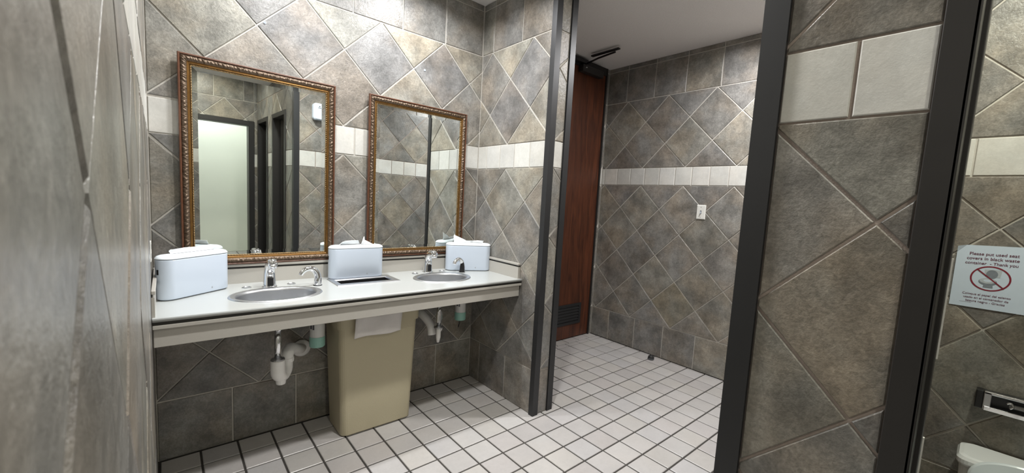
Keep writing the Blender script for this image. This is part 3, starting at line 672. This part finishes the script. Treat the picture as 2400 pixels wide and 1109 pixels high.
# ------------------------------------------------------------------ framed mirrors
def framed_mirror(bl, W, Hm, be, al, label):
    ex = Vector((math.cos(be), math.sin(be), 0)); ny = Vector((math.sin(be), -math.cos(be), 0))
    ez = Vector((0, 0, math.cos(al))) + ny*math.sin(al); nn = ex.cross(ez)
    bl = Vector(bl)
    W3 = lambda x, z, h: bl + ex*x + ez*z + nn*h
    t = thing('framed_mirror', label, 'mirror', bl + ex*W/2, 'ornate framed mirrors')
    def ring(prof, step=None, fn=None):
        mb = MB(); npf = len(prof)
        for side in range(4):
            Ls = W if side % 2 == 0 else Hm
            ns = max(1, int(Ls/step)) if step else 1
            rings = []
            for i in range(ns+1):
                f = i/ns; rr = []
                for j, (d, h) in enumerate(prof):
                    s = d + f*(Ls-2*d)
                    if fn: hh, dd = fn(s, j)
                    else: hh, dd = 0, 0
                    if i in (0, ns): hh, dd = 0, 0
                    d2 = d+dd; h2 = h+hh
                    x, z = [(s, d2), (W-d2, s), (W-s, Hm-d2), (d2, Hm-s)][side]
                    rr.append(W3(x, z, h2))
                rings.append(rr)
            vs = [p for r in rings for p in r]
            mb.add(vs, [(i*npf+j, (i+1)*npf+j, (i+1)*npf+j+1, i*npf+j+1) for i in range(ns) for j in range(npf-1)])
        return mb
    D = -.122
    obj('outer_molding', ring([(0, D), (0, -.03), (.012, -.005), (.035, 0), (.055, -.015), (.06, -.04)]), 'outer_frame_brown', t)
    def carve(s, j):
        if j in (0, 8): return 0, 0
        u = j/8; e = math.sin(PI*u)
        env = .5+.5*math.sin(s*2*PI/.46); twist = math.sin(s*2*PI/.125 + 5.5*(u-.5)*(1 if (s/.46) % 1 < .5 else -1))
        bead = math.sin(s*2*PI/.073+1.7*math.sin(s*2*PI/.31))*math.sin(2*PI*u)
        return (.016*twist*(.35+.65*env) + .011*bead + .012*env)*e, .006*math.sin(s*2*PI/.23)
    obj('carved_band', ring([(.058+.157*k/8, -.04+.05*math.sin(PI*k/8)) for k in range(9)], .011, carve), 'carved_bronze', t, smooth=True)
    obj('gold_fillet', ring([(.213, -.045), (.218, -.03), (.232, -.035), (.24, -.05), (.262, -.045), (.275, -.055), (.285, -.08)]), 'gold_leaf', t)
    obj('rope_edge', ring([(.283+.045*k/5, -.09+.035*math.sin(PI*k/5)) for k in range(6)], .014, lambda s, j: (.014*math.sin(s*2*PI/.075+1.2*j)*math.sin(PI*j/5), 0)), 'rope_gold', t, smooth=True)
    g0, gb, hg = .325, .455, -.085
    gl = MB().add([W3(gb, gb, hg), W3(W-gb, gb, hg), W3(W-gb, Hm-gb, hg), W3(gb, Hm-gb, hg)], [(0, 1, 2, 3)])
    go = obj('glass', gl, 'mirror_silver', t)
    bv = MB(); hb = hg-.0045
    ou = [W3(g0, g0, hb), W3(W-g0, g0, hb), W3(W-g0, Hm-g0, hb), W3(g0, Hm-g0, hb)]; inn = gl.v
    bv.add(list(ou)+list(inn), [(k, (k+1) % 4, 4+(k+1) % 4, 4+k) for k in range(4)])
    obj('bevel_edge', bv, 'mirror_silver', go)
    obj('backing', MB().add([W3(.02, .02, D+.01), W3(W-.02, .02, D+.01), W3(W-.02, Hm-.02, D+.01), W3(.02, Hm-.02, D+.01), W3(.02, .02, -.10), W3(W-.02, .02, -.10), W3(W-.02, Hm-.02, -.10), W3(.02, Hm-.02, -.10)],
        [(0,3,2,1),(4,5,6,7),(0,1,5,4),(1,2,6,5),(2,3,7,6),(3,0,4,7)]), 'outer_frame_brown', t)
    return t
framed_mirror((-10.352, 4.668, 6.155), 4.40, 6.33, .026, .003, 'large bronze gold framed mirror hanging behind the left sink')
framed_mirror((-4.763, 4.675, 6.19), 4.44, 6.28, .0166, .002, 'large bronze gold framed mirror hanging behind the right sink')

# ------------------------------------------------------------------ small things on walls and floor
sw = thing('light_switch', 'white toggle light switch plate on the far tiled wall', 'switch', (XF, -.905, 8.3))
def plate(z0, z1, y0, y1, x): return [(x, y0, z0), (x, y1, z0), (x, y1, z1), (x, y0, z1)]
obj('plate', MB().loft([plate(8.31, 9.08, -1.15, -.66, XF-.005), plate(8.31, 9.08, -1.15, -.66, XF-.03), plate(8.34, 9.05, -1.12, -.69, XF-.05)], False, True), 'switch_plate', sw)
obj('toggle_slot', MB().box(XF-.056, XF-.045, -.945, -.865, 8.60, 8.78), 'seam_grey', sw)
obj('toggle', MB().add([(XF-.05,-.93,8.62),(XF-.05,-.88,8.62),(XF-.05,-.88,8.74),(XF-.05,-.93,8.74),(XF-.12,-.925,8.60),(XF-.12,-.885,8.60),(XF-.12,-.885,8.66),(XF-.12,-.925,8.66)], [(4,5,6,7),(0,1,5,4),(1,2,6,5),(2,3,7,6),(3,0,4,7)]), 'mark_grey', sw)
for z in (8.42, 8.96): obj('screw', MB().box(XF-.056, XF-.048, -.92, -.89, z-.015, z+.015), 'steel', sw)
ou = thing('outlet_plate', 'white outlet plate low on the left wall beside the left towel box', 'outlet', (XL, 2.78, 6.66))
obj('plate', MB().box(XL-.01, XL+.035, 2.6, 2.95, 6.66, 7.18), 'switch_plate', ou, bevel=.012)
for z in (6.80, 7.04): obj('socket', MB().box(XL+.03, XL+.04, 2.71, 2.84, z-.06, z+.06), 'seam_grey', ou)
ds = thing('door_stop', 'small black dome door stop on the floor by the far wall', 'door stop', (10.45, .86, 0))
obj('dome', MB().lathe((10.45, .86, 0), [(.13, 0), (.17, .03), (.175, .12), (.15, .2), (.09, .255), (.02, .27)], 18), 'rubber', ds, smooth=True)
obj('band', MB().lathe((10.45, .86, .04), [(.176, 0), (.182, .03), (.18, .06)], 18, cap0=False, cap1=False), 'seam_grey', ds)
for (x, z, l) in ((-8.13, 14.02, 'small white plastic wall plug above the left mirror'), (-2.42, 13.92, 'small white plastic wall plug above the right mirror')):
    o = obj('wall_plug', MB().lathe((0, 0, 0), [(.03, 0), (.045, .015), (.025, .03), (.02, .01)], 12).xf(Matrix.Translation((x, YB, z)) @ Matrix.Rotation(PI/2, 4, 'X')), 'white_plastic')
    tag(o, l, 'wall plug', 'wall plugs above the mirrors')
af = thing('air_freshener', 'white rounded wall dispenser reflected in the left mirror', 'dispenser', (-2.3, YN, 13.15))
rr = lambda d, y: [(x, y, z) for x, z, _ in rrect(-2.68+d, -1.95-d, 13.15+d, 14.2-d, .16, 0)]
obj('housing', MB().loft([rr(.02, YN), rr(0, YN+.1), rr(0, YN+.38), rr(.06, YN+.45)]), 'white_plastic', af, bevel=0)
obj('logo_mark', MB().box(-2.36, -2.28, YN+.45, YN+.455, 13.96, 14.03).box(-2.42, -2.22, YN+.45, YN+.455, 13.88, 13.92), 'seam_grey', af)

# paper sign in the stall
SY0, SY1, SZ0, SZ1 = -10.69, -12.03, 6.56, 8.24
sg = thing('paper_sign', 'white printed notice about seat covers taped to the stall wall', 'sign', (XS, -11.36, SZ0))
vs = []; fs = []; N_ = 8
for i in range(N_+1):
    for j in range(N_+1):
        s, t_ = i/N_, j/N_
        y = SY0+(SY1-SY0)*s; z = SZ0+(SZ1-SZ0)*t_ + .055*t_*s
        x = XS-.02 - (.05 if (i == 0 and j == N_) else 0)
        if i == 0 and j == N_: z -= .04
        vs.append((x, y, z))
for i in range(N_):
    for j in range(N_): fs.append((i*(N_+1)+j, (i+1)*(N_+1)+j, (i+1)*(N_+1)+j+1, i*(N_+1)+j+1))
obj('sheet', MB().add(vs, fs), 'paper_sheet', sg)
XT = XS-.0205
def text(body, cy, z, width, mat, name, slope=0.0, bold=.012):
    cu = bpy.data.curves.new('text', 'FONT'); cu.body = body; cu.size = 1; cu.align_x = 'CENTER'; cu.offset = bold
    o = bpy.data.objects.new('text', cu); COL.objects.link(o)
    bpy.context.view_layer.update(); dg = bpy.context.evaluated_depsgraph_get()
    me = bpy.data.meshes.new_from_object(o.evaluated_get(dg)); bpy.data.objects.remove(o); bpy.data.curves.remove(cu)
    w_ = max(v.co.x for v in me.vertices)-min(v.co.x for v in me.vertices); k = width/w_
    mb = MB()
    for v in me.vertices: mb.v.append(Vector((XT-.003, cy - v.co.x*k, z + v.co.y*k*1.05 + v.co.x*k*slope)))
    mb.f = [list(p.vertices) for p in me.polygons]
    bpy.data.meshes.remove(me)
    return obj(name, mb, mat, sg)
text('Please put used seat', -11.36, 8.00, .87, 'print_maroon', 'lettering', .035)
text('covers in black waste', -11.35, 7.875, .92, 'print_maroon', 'lettering', .03)
text('container  - Thank you', -11.34, 7.75, .93, 'print_maroon', 'lettering', .025)
text('Coloque el papel del asiento', -11.34, 6.905, .86, 'print_maroon', 'lettering', 0, .008)
text('usado en el contenedor de', -11.34, 6.81, .80, 'print_maroon', 'lettering', 0, .008)
text('basura negro - Gracias', -11.34, 6.715, .70, 'print_maroon', 'lettering', 0, .008)
obj('underline', MB().box(XT-.004, XT-.002, -10.88, -11.1, 6.69, 6.693), 'print_maroon', sg)
CY, CZ, RA, RB = -11.365, 7.39, .365, .335
ell = lambda ra, rb, cy, cz, x, n=48: [(x, cy+ra*math.cos(2*PI*k/n), cz+rb*math.sin(2*PI*k/n)) for k in range(n)]
obj('red_ring', MB().loft([ell(RA, RB, CY, CZ, XT-.004), ell(RA-.035, RB-.032, CY, CZ, XT-.004)], False, False), 'print_red', sg)
d0 = Vector((0, CY+RA*.72, CZ+RB*.70)); d1 = Vector((0, CY-RA*.72, CZ-RB*.70)); nn_ = Vector((0, (d1-d0).z, -(d1-d0).y)).normalized()*.014
obj('red_slash', MB().add([(XT-.007, *(d0+nn_).yz), (XT-.007, *(d1+nn_).yz), (XT-.007, *(d1-nn_).yz), (XT-.007, *(d0-nn_).yz)], [(0, 1, 2, 3)]), 'print_red', sg)
def flat(name, pts, mat, x): return obj(name, MB().add([(x, y, z) for y, z in pts], [tuple(range(len(pts)))]), mat, sg)
ep = lambda ra, rb, cy, cz, n=28: [(cy+ra*math.cos(2*PI*k/n), cz+rb*math.sin(2*PI*k/n)) for k in range(n)]
flat('drawn_tank', [(CY+.12, CZ+.24), (CY-.19, CZ+.25), (CY-.17, CZ+.05), (CY+.10, CZ+.05)], 'print_light', XT-.0030)
flat('drawn_lid', ep(.105, .115, CY-.02, CZ+.12), 'print_grey', XT-.0036)
flat('drawn_bowl', ep(.165, .095, CY+.035, CZ-.09), 'print_grey', XT-.0040)
flat('drawn_seat', ep(.145, .072, CY+.04, CZ-.065), 'print_light', XT-.0046)
flat('drawn_opening', ep(.075, .035, CY+.04, CZ-.06), 'paper_sheet', XT-.0052)
flat('drawn_foot', [(CY+.10, CZ-.17), (CY-.06, CZ-.17), (CY-.07, CZ-.25), (CY+.11, CZ-.25)], 'print_grey', XT-.0034)

# toilet roll holder on the stall wall
th = thing('toilet_roll_holder', 'chrome and black toilet roll holder on the stall wall above the toilet', 'holder', (XS, -12.2, 4.0))
obj('back_plate', MB().box(XS-.12, XS-.01, -11.47, -13.0, 3.98, 4.42), 'black_plastic', th, bevel=.02)
obj('end_cap', MB().box(XS-.34, XS-.02, -11.46, -11.60, 3.96, 4.44), 'black_plastic', th, bevel=.02)
obj('end_bracket', MB().box(XS-.36, XS-.30, -11.60, -11.74, 3.96, 4.44), 'steel', th, bevel=.015)
obj('upper_rail', MB().box(XS-.36, XS-.24, -11.60, -13.0, 4.38, 4.45), 'chrome', th, bevel=.015)
obj('lower_rail', MB().box(XS-.38, XS-.24, -11.62, -12.55, 3.95, 4.06), 'chrome', th, bevel=.015)
obj('spindle', MB().tube([(XS-.25, -12.05, 4.2), (XS-.25, -12.9, 4.2)], .055, 12), 'steel', th, smooth=True)
obj('spindle_clip', MB().tube(smooth_path([(XS-.3, -12.0, 4.25), (XS-.3, -12.07, 4.28), (XS-.3, -12.12, 4.2), (XS-.3, -12.06, 4.14)], 3), .03, 8), 'chrome', th, smooth=True)

# toilet with its lid raised
tl = thing('toilet', 'white toilet with raised lid in the stall right of the tiled pillar', 'toilet', (4.3, -12.6, 0))
TY = -12.58
def tk(z, g, x0=4.75, x1=5.84): return rrect(x0-g, x1+g*.2, TY-1.22-g, TY+1.22+g, .22, z)
obj('tank', MB().loft([tk(1.5, -.12), tk(1.7, -.04), tk(2.6, .0)]), 'porcelain', tl, smooth=False)
obj('tank_lid', MB().loft([tk(2.6, .03), tk(2.66, .06), tk(2.76, .06), tk(2.83, .02), tk(2.85, -.06)]), 'porcelain', tl, smooth=False)
def oval(cx, a, b_, z, n=32): return [(cx+a*math.cos(2*PI*k/n), TY+b_*math.sin(2*PI*k/n), z) for k in range(n)]
obj('bowl', MB().loft([oval(4.1, 1.0, .62, .0), oval(4.1, .95, .58, .3), oval(4.0, 1.0, .62, 1.1), oval(3.75, 1.3, .95, 1.9), oval(3.65, 1.45, 1.1, 2.3), oval(3.65, 1.45, 1.1, 2.4), oval(3.6, 1.1, .8, 2.38), oval(3.6, .9, .6, 1.9), oval(3.7, .3, .25, 1.6)]), 'porcelain', tl, smooth=True)
obj('seat', MB().loft([oval(3.65, 1.46, 1.12, 2.41), oval(3.65, 1.46, 1.12, 2.5), oval(3.65, 1.05, .75, 2.52), oval(3.65, 1.05, .75, 2.41)], closed=True), 'seat_plastic', tl, smooth=False)
def lidr(f, dx):
    out = []
    for k in range(33):
        a = PI*k/32; yy = TY+1.05*f*math.cos(a); h = 2.45+.62*f*math.sin(a)**.8
        out.append((4.68-.12+.10*math.sin(a)+dx, yy, h))
    return out
obj('lid', MB().loft([lidr(.96, .0), lidr(1, .03), lidr(1, .08), lidr(.96, .10)]), 'seat_plastic', tl, smooth=False)

# ------------------------------------------------------------------ ceiling lamps
for (x, y, pw, s, lcol, lab) in LAMPS:
    t = thing('ceiling_light', lab, 'ceiling light', (x, y, CEIL), 'recessed ceiling lights')
    obj('trim_ring', MB().lathe((x, y, CEIL), [(s*.5, 0), (s*.66, -.01), (s*.68, -.03), (s*.55, -.07), (s*.5, -.06)], 32, cap0=False, cap1=False), 'white_plastic', t, smooth=True)
    obj('lens', MB().lathe((x, y, CEIL), [(s*.5, -.02), (s*.47, -.08), (s*.3, -.13), (.02, -.15)], 32), 'lamp_lens', t)
    ld = bpy.data.lights.new('lamp', 'AREA'); ld.shape = 'DISK'; ld.size = s*U; ld.energy = pw; ld.spread = math.radians(160 if y > 1 else 172); ld.color = lcol
    lo = bpy.data.objects.new('lamp', ld); link(lo, t, (x, y, CEIL-.17))
ct = thing('ceiling_panel_light', 'flat ceiling light of the cream room seen in the left mirror', 'ceiling light', (-6.5, -22.5, CEIL))
obj('panel', MB().box(-8, -5, -24, -21, CEIL-.06, CEIL), 'lamp_lens', ct)
ld = bpy.data.lights.new('lamp', 'AREA'); ld.size = 3*U; ld.energy = 5.5; ld.color = (.98, 1, .97)
lo = bpy.data.objects.new('lamp', ld); link(lo, ct, (-6.5, -22.5, CEIL-.1))
